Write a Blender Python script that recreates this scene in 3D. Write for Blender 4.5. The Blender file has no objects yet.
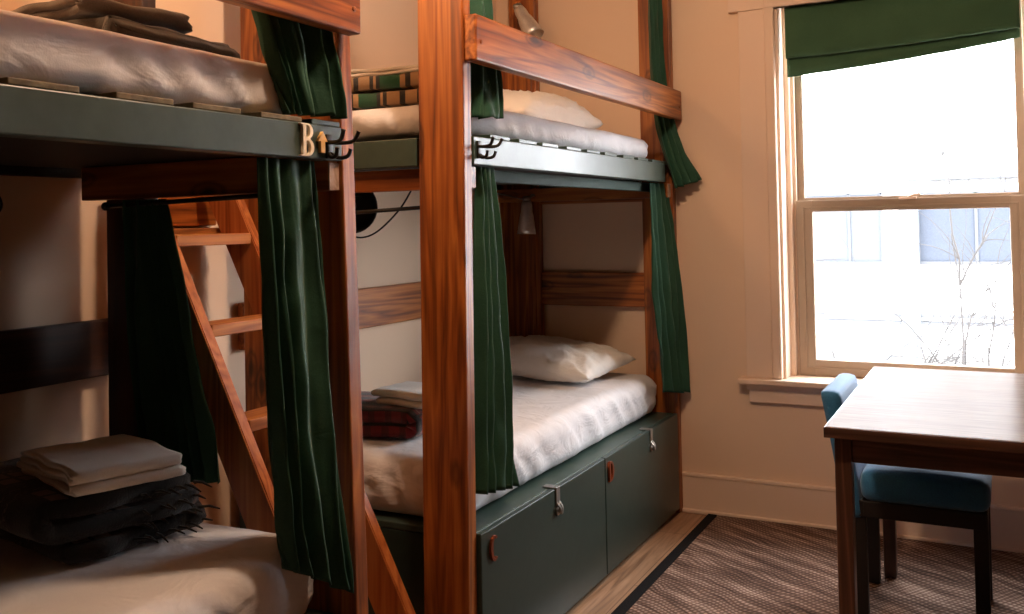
import bpy, bmesh, math, random
from mathutils import Vector, Matrix, noise
random.seed(7)
PI = math.pi
C = bpy.context.scene.collection

# ------------------------------------------------------------------ materials
def srgb(r, g, b):
    f = lambda c: (c/255/12.92) if c/255 <= .04045 else ((c/255+.055)/1.055)**2.4
    return (f(r), f(g), f(b), 1)

class NT:
    def __init__(s, name):
        s.m = bpy.data.materials.new(name); s.m.use_nodes = True
        s.t = s.m.node_tree; s.b = s.t.nodes['Principled BSDF']; s.out = s.t.nodes['Material Output']
    def n(s, kind, **kw):
        x = s.t.nodes.new(kind)
        for k, v in kw.items():
            if k in x.inputs.keys() if isinstance(k, str) else False: x.inputs[k].default_value = v
            elif hasattr(x, k): setattr(x, k, v)
        return x
    def l(s, a, b): s.t.links.new(a, b)
    def coord(s, scale=(1, 1, 1), kind='Object', rot=(0, 0, 0), loc=(0, 0, 0)):
        tc = s.n('ShaderNodeTexCoord'); mp = s.n('ShaderNodeMapping')
        s.l(tc.outputs[kind], mp.inputs['Vector'])
        mp.inputs['Scale'].default_value = scale; mp.inputs['Rotation'].default_value = rot
        mp.inputs['Location'].default_value = loc
        return mp.outputs['Vector']
    def noise(s, vec, scale=5, detail=4, rough=.5, dist=0):
        x = s.n('ShaderNodeTexNoise'); s.l(vec, x.inputs['Vector'])
        x.inputs['Scale'].default_value = scale; x.inputs['Detail'].default_value = detail
        x.inputs['Roughness'].default_value = rough; x.inputs['Distortion'].default_value = dist
        return x.outputs['Fac']
    def ramp(s, fac, stops, interp='LINEAR'):
        x = s.n('ShaderNodeValToRGB'); s.l(fac, x.inputs['Fac']); r = x.color_ramp; r.interpolation = interp
        while len(r.elements) < len(stops): r.elements.new(.5)
        for e, (p, c) in zip(r.elements, stops):
            e.position = p; e.color = c if len(c) == 4 else (*c, 1)
        return x.outputs['Color']
    def mix(s, fac, a, b, mode='MIX'):
        x = s.n('ShaderNodeMix', data_type='RGBA', blend_type=mode)
        for sock, v in ((x.inputs[0], fac), (x.inputs[6], a), (x.inputs[7], b)):
            if hasattr(v, 'links'): s.l(v, sock)
            else: sock.default_value = v
        return x.outputs[2]
    def math(s, op, a, b=None, clamp=False):
        x = s.n('ShaderNodeMath', operation=op); x.use_clamp = clamp
        for i, v in enumerate((a, b)):
            if v is None: continue
            if hasattr(v, 'links'): s.l(v, x.inputs[i])
            else: x.inputs[i].default_value = v
        return x.outputs[0]
    def bump(s, h, strength=.2, dist=.01, prev=None):
        x = s.n('ShaderNodeBump'); s.l(h, x.inputs['Height'])
        x.inputs['Strength'].default_value = strength; x.inputs['Distance'].default_value = dist
        if prev: s.l(prev, x.inputs['Normal'])
        return x.outputs['Normal']
    def fin(s, col=None, rough=.5, normal=None, spec=None, metal=0, coat=0, sheen=0):
        b = s.b
        if col is not None:
            if hasattr(col, 'links'): s.l(col, b.inputs['Base Color'])
            else: b.inputs['Base Color'].default_value = col
        if hasattr(rough, 'links'): s.l(rough, b.inputs['Roughness'])
        else: b.inputs['Roughness'].default_value = rough
        if normal: s.l(normal, b.inputs['Normal'])
        if spec is not None: b.inputs['Specular IOR Level'].default_value = spec
        b.inputs['Metallic'].default_value = metal
        if coat: b.inputs['Coat Weight'].default_value = coat; b.inputs['Coat Roughness'].default_value = .25
        if sheen: b.inputs['Sheen Weight'].default_value = sheen; b.inputs['Sheen Roughness'].default_value = .5
        return s.m

def wood(name, axis, dark, mid, light, seed=0, rough=.42, coat=.15, ring=1.0, knots=True, grain=1.0):
    t = NT(name)
    lo, hi = .55, 9.0
    sc = [hi*grain]*3; sc['xyz'.index(axis)] = lo
    v = t.coord(tuple(sc), loc=(seed*3.1, seed*1.7, seed*2.3))
    big = t.noise(v, 1.1, 3, .5, .6)
    sc2 = [60.]*3; sc2['xyz'.index(axis)] = 1.6
    fine = t.noise(t.coord(tuple(sc2), loc=(seed, seed*2, 0)), 1.5, 3, .6, .2)
    rings = t.math('FRACT', t.math('MULTIPLY', big, 7.0*ring))
    rings = t.math('ABSOLUTE', t.math('SUBTRACT', rings, .5))
    rings = t.math('MULTIPLY', rings, 2.0)
    f = t.math('ADD', t.math('MULTIPLY', rings, .40), t.math('MULTIPLY', fine, .60))
    col = t.ramp(f, [(.14, dark), (.46, mid), (.85, light)])
    patch = t.noise(t.coord((1, 1, 1), loc=(seed, 0, seed)), 2.3, 3, .6)
    col = t.mix(t.math('MULTIPLY', t.math('SUBTRACT', patch, .45, True), 1.3, True), col, dark)
    if knots:
        sk = [7.5]*3; sk['xyz'.index(axis)] = 3.2
        vo = t.n('ShaderNodeTexVoronoi'); t.l(t.coord(tuple(sk), loc=(seed*1.3+.3, seed*.7, seed*.9)), vo.inputs['Vector'])
        vo.inputs['Scale'].default_value = 1.0
        k = t.math('ADD', vo.outputs['Distance'], t.math('MULTIPLY', t.math('SUBTRACT', fine, .5), .08))
        kr = t.ramp(k, [(.06, (0, 0, 0, 1)), (.13, (.75, .75, .75, 1)), (.17, (.35, .35, .35, 1)), (.22, (1, 1, 1, 1))])
        col = t.mix(1.0, col, t.mix(.8, (1, 1, 1, 1), kr), 'MULTIPLY')
    return t.fin(col, rough, t.bump(f, .12, .003), coat=coat)

FIR = (srgb(72, 32, 10), srgb(146, 78, 28), srgb(196, 122, 54))
M = {}
for ax in 'xyz':
    for sd in range(3):
        M['fir_%s%d' % (ax, sd)] = wood('varnished_fir_%s%d' % (ax, sd), ax, *FIR, seed=sd*2+1)
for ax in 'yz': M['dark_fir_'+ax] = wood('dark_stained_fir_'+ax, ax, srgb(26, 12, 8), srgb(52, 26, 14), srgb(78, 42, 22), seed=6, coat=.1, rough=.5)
M['ladder'] = wood('ladder_pine', 'z', srgb(120, 58, 22), srgb(176, 100, 48), srgb(205, 132, 72), seed=4, coat=.1, rough=.5, knots=False)
M['ladder_y'] = wood('ladder_pine_tread', 'y', srgb(110, 56, 20), srgb(172, 104, 44), srgb(204, 138, 68), seed=5, coat=0, rough=.6)
M['endgrain'] = wood('beam_end_grain', 'x', srgb(120, 92, 74), srgb(165, 135, 115), srgb(190, 165, 145), seed=3, coat=0, rough=.7, knots=False)
M['table'] = wood('dark_walnut', 'x', srgb(44, 30, 23), srgb(82, 57, 45), srgb(114, 84, 68), seed=7, rough=.35, coat=.2, knots=False)
M['table_z'] = wood('dark_walnut_leg', 'z', srgb(44, 28, 21), srgb(84, 56, 43), srgb(116, 82, 64), seed=8, rough=.35, coat=.2, knots=False)
M['table_y'] = wood('dark_walnut_top', 'y', srgb(60, 38, 30), srgb(92, 62, 50), srgb(118, 84, 70), seed=9, rough=.3, coat=.0, knots=False, grain=.7)

def paint_green():
    t = NT('green_gloss_paint')
    v = t.coord((1, 1, 1)); n = t.noise(v, 14, 5, .6); big = t.noise(v, 3, 2)
    col = t.ramp(n, [(.3, srgb(48, 66, 58)), (.7, srgb(60, 78, 69))])
    ch = t.noise(v, 55, 2, .7); chips = t.ramp(ch, [(.76, (0, 0, 0, 1)), (.79, (1, 1, 1, 1))])
    big2 = t.noise(v, 7, 2); m = t.math('MULTIPLY', chips, t.math('GREATER_THAN', big2, .55))
    col = t.mix(m, col, srgb(150, 120, 84))
    return t.fin(col, t.ramp(big, [(.3, (.38,)*3), (.7, (.5,)*3)]), t.bump(n, .25, .002), spec=.6, coat=.2)
M['green_paint'] = paint_green()
def locker_green():
    t = NT('dark_green_locker_paint'); v = t.coord(); n = t.noise(v, 30, 3)
    return t.fin(t.ramp(n, [(.3, srgb(36, 52, 46)), (.7, srgb(41, 57, 51))]), .36, t.bump(n, .06, .002), spec=.5)
M['locker'] = locker_green()
M['underside'] = None
def cloth(name, a, b, scale=300, rough=.95, sheen=.2, transl=0, bs=.15, wr=0, spec=.2):
    t = NT(name); v = t.coord(); n = t.noise(v, 6, 4); w = t.noise(v, scale, 2)
    col = t.ramp(t.math('ADD', t.math('MULTIPLY', n, .6), t.math('MULTIPLY', w, .4)), [(.3, a), (.7, b)])
    nm = t.bump(w, bs, .002)
    if wr:
        wv = t.noise(t.coord((1, 1, 1.6), rot=(.5, .2, .7)), 7, 3, .5, 1.2)
        nm = t.bump(wv, wr, .03, nm)
    m = t.fin(col, rough, nm, spec=spec, sheen=sheen)
    if transl:
        tr = t.n('ShaderNodeBsdfTranslucent'); t.l(col, tr.inputs['Color']); mx = t.n('ShaderNodeMixShader')
        mx.inputs[0].default_value = transl; t.l(t.b.outputs[0], mx.inputs[1]); t.l(tr.outputs[0], mx.inputs[2]); t.l(mx.outputs[0], t.out.inputs[0])
    return m
M['curtain'] = cloth('green_curtain_cloth', srgb(34, 70, 54), srgb(48, 90, 70), transl=.08, rough=.65, sheen=.08, wr=.12)
M['blind'] = cloth('green_blind_cloth', srgb(58, 92, 66), srgb(72, 108, 80), transl=.2, rough=.8)
M['sheet'] = cloth('white_cotton_sheet', srgb(216, 214, 216), srgb(224, 222, 224), transl=0, wr=.3, sheen=.1, rough=.85)
M['pillow'] = cloth('pillowcase_cotton', srgb(228, 224, 218), srgb(236, 232, 226), wr=.5, sheen=.1, rough=.85)
M['towel'] = cloth('white_towel_cloth', srgb(205, 198, 188), srgb(228, 222, 212), scale=500, bs=.5, sheen=.4)
M['greycloth'] = cloth('grey_blanket_cloth', srgb(62, 54, 48), srgb(84, 74, 64), bs=.4)
M['olivecloth'] = cloth('olive_blanket_cloth', srgb(36, 32, 28), srgb(52, 46, 40), bs=.4)
def bluefab():
    t = NT('teal_blue_upholstery'); v = t.coord(); n = t.noise(v, 240, 2); g = t.noise(v, 4, 3)
    return t.fin(t.ramp(t.math('ADD', t.math('MULTIPLY', n, .5), t.math('MULTIPLY', g, .5)), [(.3, srgb(18, 84, 130)), (.7, srgb(38, 118, 168))]), .8, t.bump(n, .3, .002), sheen=.3)
M['blue'] = bluefab()
def flat(name, c, rough=.5, metal=0, spec=None, nscale=40, amt=.08):
    t = NT(name); n = t.noise(t.coord(), nscale, 3)
    c2 = tuple(min(1, x*(1+amt)) for x in c[:3])+(1,); c1 = tuple(x*(1-amt) for x in c[:3])+(1,)
    return t.fin(t.ramp(n, [(.3, c1), (.7, c2)]), rough, metal=metal, spec=spec)
M['slat'] = flat('worn_olive_slat_wood', srgb(104, 92, 66), .7, nscale=60, amt=.35)
M['green_matt'] = flat('matt_green_paint', srgb(44, 64, 56), .8)
M['underside'] = flat('dark_panel', srgb(30, 26, 22), .7)  # near-black tone shared by the deck panel and wall ledger
M['black_metal'] = flat('black_iron', (.012, .011, .010, 1), .4, 0)
M['chair_leg'] = flat('dark_chair_wood', srgb(18, 14, 14), .6)
M['steel'] = flat('brushed_steel', (.78, .76, .73, 1), .38, .75, nscale=120)
M['steel_dark'] = flat('aged_steel', (.4, .38, .35, 1), .4, 1)
M['copper'] = flat('copper_letter', srgb(150, 78, 52), .35, .8)
M['pale_wood'] = flat('pale_letter_wood', srgb(238, 224, 200), .55)
M['arrow_wood'] = flat('golden_letter_wood', srgb(214, 170, 100), .55)
M['dark_shade'] = flat('dark_lamp_enamel', srgb(26, 28, 38), .35)
M['cable'] = flat('cable_rubber', srgb(36, 34, 34), .5)
M['cable_grey'] = flat('grey_cable', srgb(110, 100, 92), .5)
def wallpaint(name, a, b):
    t = NT(name); v = t.coord(); n = t.noise(v, 60, 4); g = t.noise(v, 1.2, 2)
    return t.fin(t.ramp(g, [(.3, a), (.7, b)]), .75, t.bump(n, .08, .003), spec=.25)
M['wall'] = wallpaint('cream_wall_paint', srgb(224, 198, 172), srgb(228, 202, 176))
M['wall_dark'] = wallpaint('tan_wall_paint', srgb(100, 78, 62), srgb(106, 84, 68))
M['trim'] = wallpaint('cream_trim_paint', srgb(224, 200, 178), srgb(228, 205, 184)); 
M['sashpaint'] = wallpaint('taupe_sash_vinyl', srgb(160, 142, 124), srgb(166, 148, 130))
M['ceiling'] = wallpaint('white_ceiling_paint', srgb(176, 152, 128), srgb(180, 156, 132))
def floor_m():
    t = NT('oak_plank_floor'); v = t.coord()
    br = t.n('ShaderNodeTexBrick'); t.l(t.coord(rot=(0, 0, PI/2)), br.inputs['Vector'])
    br.inputs['Scale'].default_value = 1; br.inputs['Brick Width'].default_value = 1.2; br.inputs['Row Height'].default_value = .15
    br.inputs['Mortar Size'].default_value = .002; br.inputs['Color1'].default_value = (1, 1, 1, 1); br.inputs['Color2'].default_value = (.82, .8, .78, 1)
    br.inputs['Mortar'].default_value = (.35, .3, .25, 1)
    g = t.noise(t.coord((18, 1.2, 1)), 2.2, 4, .6, .8)
    col = t.ramp(g, [(.3, srgb(120, 88, 62)), (.55, srgb(168, 132, 102)), (.75, srgb(188, 154, 124))])
    return t.fin(t.mix(1, col, br.outputs['Color'], 'MULTIPLY'), .4, t.bump(g, .1, .002))
M['floor'] = floor_m()
def rug_m():
    t = NT('brown_ribbed_carpet')
    # ribs run mainly across X and wander slowly; each rib is a row of small loops
    v = t.coord(rot=(0, 0, .55))
    sep = t.n('ShaderNodeSeparateXYZ'); t.l(v, sep.inputs[0])
    wob = t.noise(t.coord((1, 1, 1)), 2.6, 2)
    y = t.math('ADD', sep.outputs['Y'], t.math('MULTIPLY', wob, .22))
    rib = t.math('ABSOLUTE', t.math('SINE', t.math('MULTIPLY', y, PI/.019)))
    loop = t.math('ABSOLUTE', t.math('SINE', t.math('MULTIPLY', sep.outputs['X'], PI/.017)))
    loops = t.math('MULTIPLY', rib, loop)
    m2 = t.n('ShaderNodeMapping'); t.l(v, m2.inputs['Vector']); m2.inputs['Scale'].default_value = (.8, 6.5, 1)
    n = t.noise(m2.outputs[0], 3.6, 4, .6, .4)
    h = t.math('ADD', t.math('MULTIPLY', loops, .34), t.math('MULTIPLY', t.math('SUBTRACT', t.math('MULTIPLY', n, 1.9), .42), .6))
    col = t.ramp(h, [(.2, srgb(62, 46, 38)), (.5, srgb(112, 88, 76)), (.85, srgb(188, 162, 144))])
    return t.fin(col, .95, t.bump(loops, .5, .006), spec=.1)
M['rug'] = rug_m()
M['rug_edge'] = flat('black_carpet_binding', (.010, .009, .009, 1), .9, spec=.08, nscale=200, amt=.4)
def glass_m():
    t = NT('window_glass')
    tr = t.n('ShaderNodeBsdfTransparent'); gl = t.n('ShaderNodeBsdfGlossy'); gl.inputs['Roughness'].default_value = .02
    lw = t.n('ShaderNodeLayerWeight'); lw.inputs['Blend'].default_value = .5; mx = t.n('ShaderNodeMixShader')
    fr = t.math('ADD', t.math('MULTIPLY', t.math('POWER', lw.outputs['Facing'], 5), .9), .03)
    t.l(fr, mx.inputs[0]); t.l(tr.outputs[0], mx.inputs[1]); t.l(gl.outputs[0], mx.inputs[2]); t.l(mx.outputs[0], t.out.inputs[0])
    return t.m
M['glass'] = glass_m()
def tabletop():
    t = NT('grey_laminate_tabletop'); v = t.coord((1, 14, 1)); n = t.noise(v, 6, 4, .6); g = t.noise(t.coord(), 5, 2)
    return t.fin(t.ramp(n, [(.3, srgb(112, 98, 90)), (.7, srgb(134, 120, 112))]), t.ramp(g, [(.3, (.3,)*3), (.7, (.4,)*3)]), t.bump(n, .03, .001), spec=0, coat=.17)
M['tabletop'] = tabletop()
M['facade'] = wallpaint('pale_render', srgb(228, 228, 230), srgb(236, 236, 238))
M['facade_pipe'] = flat('grey_blue_column', srgb(84, 90, 98), .6)
M['ext_glass'] = flat('grey_window_pane', srgb(60, 64, 72), .9, spec=.05)
M['ext_glass2'] = flat('light_window_pane', srgb(72, 75, 80), .9, spec=.05)
M['ext_line'] = flat('grey_ledge', srgb(56, 58, 62), .7)
M['ext_brick'] = flat('pinkish_base_panel', srgb(92, 89, 86), .8)
M['branch'] = flat('pale_bark', srgb(40, 38, 38), .8)
M['ground'] = flat('pale_ground', srgb(200, 200, 200), .9)

def bands(t, s, period, rules, base):
    """colour bands along scalar s; rules = [(lo, hi, colour)] in fractions of the period"""
    f = t.math('FRACT', t.math('DIVIDE', s, period)); col = base
    for lo, hi, c in rules:
        m = t.math('MULTIPLY', t.math('GREATER_THAN', f, lo), t.math('LESS_THAN', f, hi)); col = t.mix(m, col, c)
    return col
def uvsep(t):
    tc = t.n('ShaderNodeTexCoord'); s = t.n('ShaderNodeSeparateXYZ'); t.l(tc.outputs['UV'], s.inputs[0]); return s.outputs['X'], s.outputs['Y']
def plaid_green():
    t = NT('green_tan_plaid_wool'); u, v = uvsep(t)
    K = (.012, .011, .010, 1)
    a = bands(t, t.math('ADD', u, .03), .25, [(.0, .28, srgb(20, 74, 48)), (.28, .34, K), (.38, .44, K), (.62, .70, K), (.86, .93, K)], srgb(150, 118, 82))
    b = bands(t, v, .11, [(.0, .18, (.5, .5, .5, 1))], (1, 1, 1, 1))
    n = t.noise(t.coord(), 200, 2)
    return t.fin(t.mix(.2, a, b, 'MULTIPLY'), .95, t.bump(n, .5, .003), sheen=.3)
M['plaid_green'] = plaid_green()
def plaid_red():
    t = NT('red_black_plaid_wool'); u, v = uvsep(t)
    K = srgb(26, 12, 12)
    a = bands(t, v, .07, [(.0, .42, K), (.66, .72, srgb(150, 110, 90))], srgb(112, 18, 22))
    b = bands(t, u, .06, [(.0, .4, (.3, .25, .25, 1)), (.62, .7, (.9, .6, .5, 1))], (1, 1, 1, 1))
    n = t.noise(t.coord(), 200, 2)
    return t.fin(t.mix(.75, a, b, 'MULTIPLY'), .95, t.bump(n, .5, .003), sheen=.3)
M['plaid_red'] = plaid_red()
def plaid_black():
    t = NT('black_blanket_grey_squares'); u, v = uvsep(t)
    K = srgb(15, 14, 15)
    fu = t.math('FRACT', t.math('DIVIDE', t.math('SUBTRACT', u, .02), .24)); fv = t.math('FRACT', t.math('DIVIDE', v, .21))
    def win(f, a, b): return t.math('MULTIPLY', t.math('GREATER_THAN', f, a), t.math('LESS_THAN', f, b))
    su = t.math('ADD', win(fu, .02, .15), win(fu, .19, .33)); sv = t.math('ADD', win(fv, .06, .26), win(fv, .31, .51))
    sq = t.math('MULTIPLY', su, sv)
    col = t.mix(sq, K, srgb(112, 92, 84))
    # small pale woven flecks in rows
    fl = t.noise(t.coord((1, 1, 1)), 130, 2, .7); rows = win(t.math('FRACT', t.math('DIVIDE', v, .035)), .3, .75)
    zone = win(fv, .56, .98)
    m = t.math('MULTIPLY', t.math('MULTIPLY', t.math('GREATER_THAN', fl, .56), rows), zone)
    col = t.mix(m, col, srgb(92, 84, 76))
    n = t.noise(t.coord(), 200, 2)
    return t.fin(col, .95, t.bump(n, .5, .003), sheen=.2)
M['plaid_black'] = plaid_black()

# ------------------------------------------------------------------ object helpers
def link(name, bm, mat, parent=None, smooth=False, origin=None, solid=None):
    me = bpy.data.meshes.new(name); bmesh.ops.recalc_face_normals(bm, faces=bm.faces[:]) if solid != 'keep' else None
    o = bpy.data.objects.new(name, me); C.objects.link(o)
    if parent is None:
        if origin is None:
            vs = [v.co for v in bm.verts]
            origin = ((min(v.x for v in vs)+max(v.x for v in vs))/2, (min(v.y for v in vs)+max(v.y for v in vs))/2, min(v.z for v in vs))
        off = Vector(origin)
    else:
        off = world_loc(parent)
    bmesh.ops.translate(bm, verts=bm.verts[:], vec=-off)
    bm.to_mesh(me); bm.free()
    if parent is None: o.location = off
    else: o.parent = parent
    if smooth:
        for p in me.polygons: p.use_smooth = True
    if mat: me.materials.append(M[mat] if isinstance(mat, str) else mat)
    if solid and solid != 'keep':
        s = o.modifiers.new('thickness', 'SOLIDIFY'); s.thickness = solid; s.offset = 0
    return o
def world_loc(o):
    v = Vector((0, 0, 0))
    while o: v += o.location; o = o.parent
    return v
def thing(name, label, cat, loc, group=None):
    o = bpy.data.objects.new(name, None); C.objects.link(o); o.location = loc; o.empty_display_size = .05
    o['label'] = label; o['category'] = cat
    if group: o['group'] = group
    return o
def tag(o, label, cat, group=None):
    o['label'] = label; o['category'] = cat
    if group: o['group'] = group
    return o
def struct(name, bm, mat, parent=None, smooth=False):
    o = link(name, bm, mat, parent, smooth); o['kind'] = 'structure'; return o

def B(): return bmesh.new()
def merge(bm, sub):
    me = bpy.data.meshes.new('tmp'); sub.to_mesh(me); sub.free(); bm.from_mesh(me); bpy.data.meshes.remove(me)
def box(bm, x, y, z, bev=.003, seg=2, mat=None):
    s = bmesh.new(); bmesh.ops.create_cube(s, size=1)
    for v in s.verts:
        v.co = Vector(((x[0]+x[1])/2+v.co.x*(x[1]-x[0]), (y[0]+y[1])/2+v.co.y*(y[1]-y[0]), (z[0]+z[1])/2+v.co.z*(z[1]-z[0])))
    if bev: bmesh.ops.bevel(s, geom=s.edges[:], offset=bev, segments=seg, affect='EDGES', profile=.5)
    if mat: bmesh.ops.transform(s, matrix=mat, verts=s.verts[:])
    merge(bm, s); return bm
def bx(*a, **k): return box(B(), *a, **k)
def prism(bm, pts, axis, a, b, bev=0):
    """polygon pts (2D) extruded along axis between a and b"""
    def mk(p, t): return {'x': (t, p[0], p[1]), 'y': (p[0], t, p[1]), 'z': (p[0], p[1], t)}[axis]
    s = bmesh.new(); v0 = [s.verts.new(mk(p, a)) for p in pts]; v1 = [s.verts.new(mk(p, b)) for p in pts]; n = len(pts)
    s.faces.new(v0); s.faces.new(v1[::-1])
    for i in range(n): s.faces.new((v0[i], v0[(i+1) % n], v1[(i+1) % n], v1[i]))
    bmesh.ops.recalc_face_normals(s, faces=s.faces[:])
    if bev: bmesh.ops.bevel(s, geom=s.edges[:], offset=bev, segments=2, affect='EDGES')
    merge(bm, s); return bm
def tube(bm, pts, r, seg=10, caps=True):
    pts = [Vector(p) for p in pts]; rs = r if isinstance(r, (list, tuple)) else [r]*len(pts)
    T = [(pts[min(i+1, len(pts)-1)]-pts[max(i-1, 0)]).normalized() for i in range(len(pts))]
    up = Vector((0, 0, 1)) if abs(T[0].z) < .9 else Vector((1, 0, 0)); nrm = T[0].cross(up).normalized(); rings = []
    for i, p in enumerate(pts):
        nrm = (nrm-T[i]*nrm.dot(T[i])).normalized(); bn = T[i].cross(nrm)
        rings.append([bm.verts.new(p+(nrm*math.cos(2*PI*k/seg)+bn*math.sin(2*PI*k/seg))*rs[i]) for k in range(seg)])
    for a, b in zip(rings, rings[1:]):
        for k in range(seg): bm.faces.new((a[k], a[(k+1) % seg], b[(k+1) % seg], b[k]))
    if caps: bm.faces.new(rings[0][::-1]); bm.faces.new(rings[-1])
    return bm
def smooth_path(pts, n=6):
    P = [Vector(p) for p in pts]; out = []
    for i in range(len(P)-1):
        p0, p1, p2, p3 = P[max(i-1, 0)], P[i], P[i+1], P[min(i+2, len(P)-1)]
        for k in range(n):
            t = k/n; out.append(.5*((2*p1)+(p2-p0)*t+(2*p0-5*p1+4*p2-p3)*t*t+(3*p1-p0-3*p2+p3)*t**3))
    out.append(P[-1]); return out
def lathe(bm, prof, org, axis, seg=24, close=True):
    axis = Vector(axis).normalized(); org = Vector(org)
    a = axis.orthogonal().normalized(); b = axis.cross(a); rings = []
    for r, h in prof:
        rings.append([bm.verts.new(org+axis*h+(a*math.cos(2*PI*k/seg)+b*math.sin(2*PI*k/seg))*max(r, 1e-4)) for k in range(seg)])
    for p, q in zip(rings, rings[1:]):
        for k in range(seg): bm.faces.new((p[k], p[(k+1) % seg], q[(k+1) % seg], q[k]))
    if close: bm.faces.new(rings[0][::-1]); bm.faces.new(rings[-1])
    return bm
def rounded(bm, lo, hi, r, step):
    """box surface with rounded edges, gridded at about step"""
    lo, hi = Vector(lo), Vector(hi); d = hi-lo; n = [max(2, round(d[i]/step)) for i in range(3)]
    def P(i, j, k):
        p = Vector((lo.x+d.x*i/n[0], lo.y+d.y*j/n[1], lo.z+d.z*k/n[2]))
        q = Vector([min(max(p[a], lo[a]+r), hi[a]-r) for a in range(3)]); e = p-q
        if e.length > 1e-9: 
            m = max(abs(e.x), abs(e.y), abs(e.z)); p = q+e.normalized()*min(m, r)
        return p
    V = {}
    def v(i, j, k):
        if (i, j, k) not in V: V[i, j, k] = bm.verts.new(P(i, j, k))
        return V[i, j, k]
    for k in (0, n[2]):
        for i in range(n[0]):
            for j in range(n[1]): bm.faces.new((v(i, j, k), v(i+1, j, k), v(i+1, j+1, k), v(i, j+1, k)))
    for i in (0, n[0]):
        for k in range(n[2]):
            for j in range(n[1]): bm.faces.new((v(i, j, k), v(i, j+1, k), v(i, j+1, k+1), v(i, j, k+1)))
    for j in (0, n[1]):
        for k in range(n[2]):
            for i in range(n[0]): bm.faces.new((v(i, j, k), v(i+1, j, k), v(i+1, j, k+1), v(i, j, k+1)))
    bmesh.ops.recalc_face_normals(bm, faces=bm.faces[:]); return bm
def ridge(p): return 1-abs(noise.noise(p))*2
def interp(keys, t):
    for (a, va), (b, vb) in zip(keys, keys[1:]):
        if t <= b:
            i = keys.index((a, va)); p0 = Vector(keys[max(i-1, 0)][1]); p1 = Vector(va); p2 = Vector(vb); p3 = Vector(keys[min(i+2, len(keys)-1)][1])
            k0 = keys[max(i-1, 0)][0]; k3 = keys[min(i+2, len(keys)-1)][0]; h = b-a; u = (t-a)/h
            m1 = (p2-p0)*(h/(b-k0)) if b > k0 else Vector(); m2 = (p3-p1)*(h/(k3-a)) if k3 > a else Vector()
            return p1*(2*u**3-3*u*u+1)+m1*(u**3-2*u*u+u)+p2*(3*u*u-2*u**3)+m2*(u**3-u*u)
    return Vector(keys[-1][1])

# ------------------------------------------------------------------ room
XL, XR, YF, YN, H = -2.2, 2.5, 4.137, -2.6, 2.75
struct('floor', bx((XL-.1, XR+.1), (YN-.1, YF+.2), (-.08, 0), bev=0), 'floor')
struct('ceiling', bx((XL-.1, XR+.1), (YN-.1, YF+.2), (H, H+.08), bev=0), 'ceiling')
struct('wall_left', bx((XL-.12, XL), (YN-.1, YF+.2), (0, H), bev=0), 'wall')
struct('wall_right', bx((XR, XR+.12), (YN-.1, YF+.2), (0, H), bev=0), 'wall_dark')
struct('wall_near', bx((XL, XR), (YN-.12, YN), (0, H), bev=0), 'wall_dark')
WX0, WX1, WZ0, WZ1 = -.845, .125, .60, 2.235
YS = 4.27                                                # plane of the sashes
w = B()
box(w, (XL, WX0), (YF, YF+.2), (0, H), bev=0); box(w, (WX1, XR), (YF, YF+.2), (0, H), bev=0)
box(w, (WX0, WX1), (YF, YF+.2), (0, WZ0), bev=0); box(w, (WX0, WX1), (YF, YF+.2), (WZ1, H), bev=0)
struct('wall_far', w, 'wall')
# baseboards: tall board and a small shoe
bb = B(); box(bb, (-1.298, XR), (YF-.018, YF+.002), (0, .168), bev=.003); box(bb, (-1.298, XR), (YF-.022, YF), (.158, .174), bev=.004); box(bb, (-1.298, XR), (YF-.032, YF-.016), (0, .018), bev=.005)
struct('baseboard_far', bb, 'trim')
struct('baseboard_right', bx((XR-.018, XR+.002), (YN, YF-.03), (0, .17)), 'trim')
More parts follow.
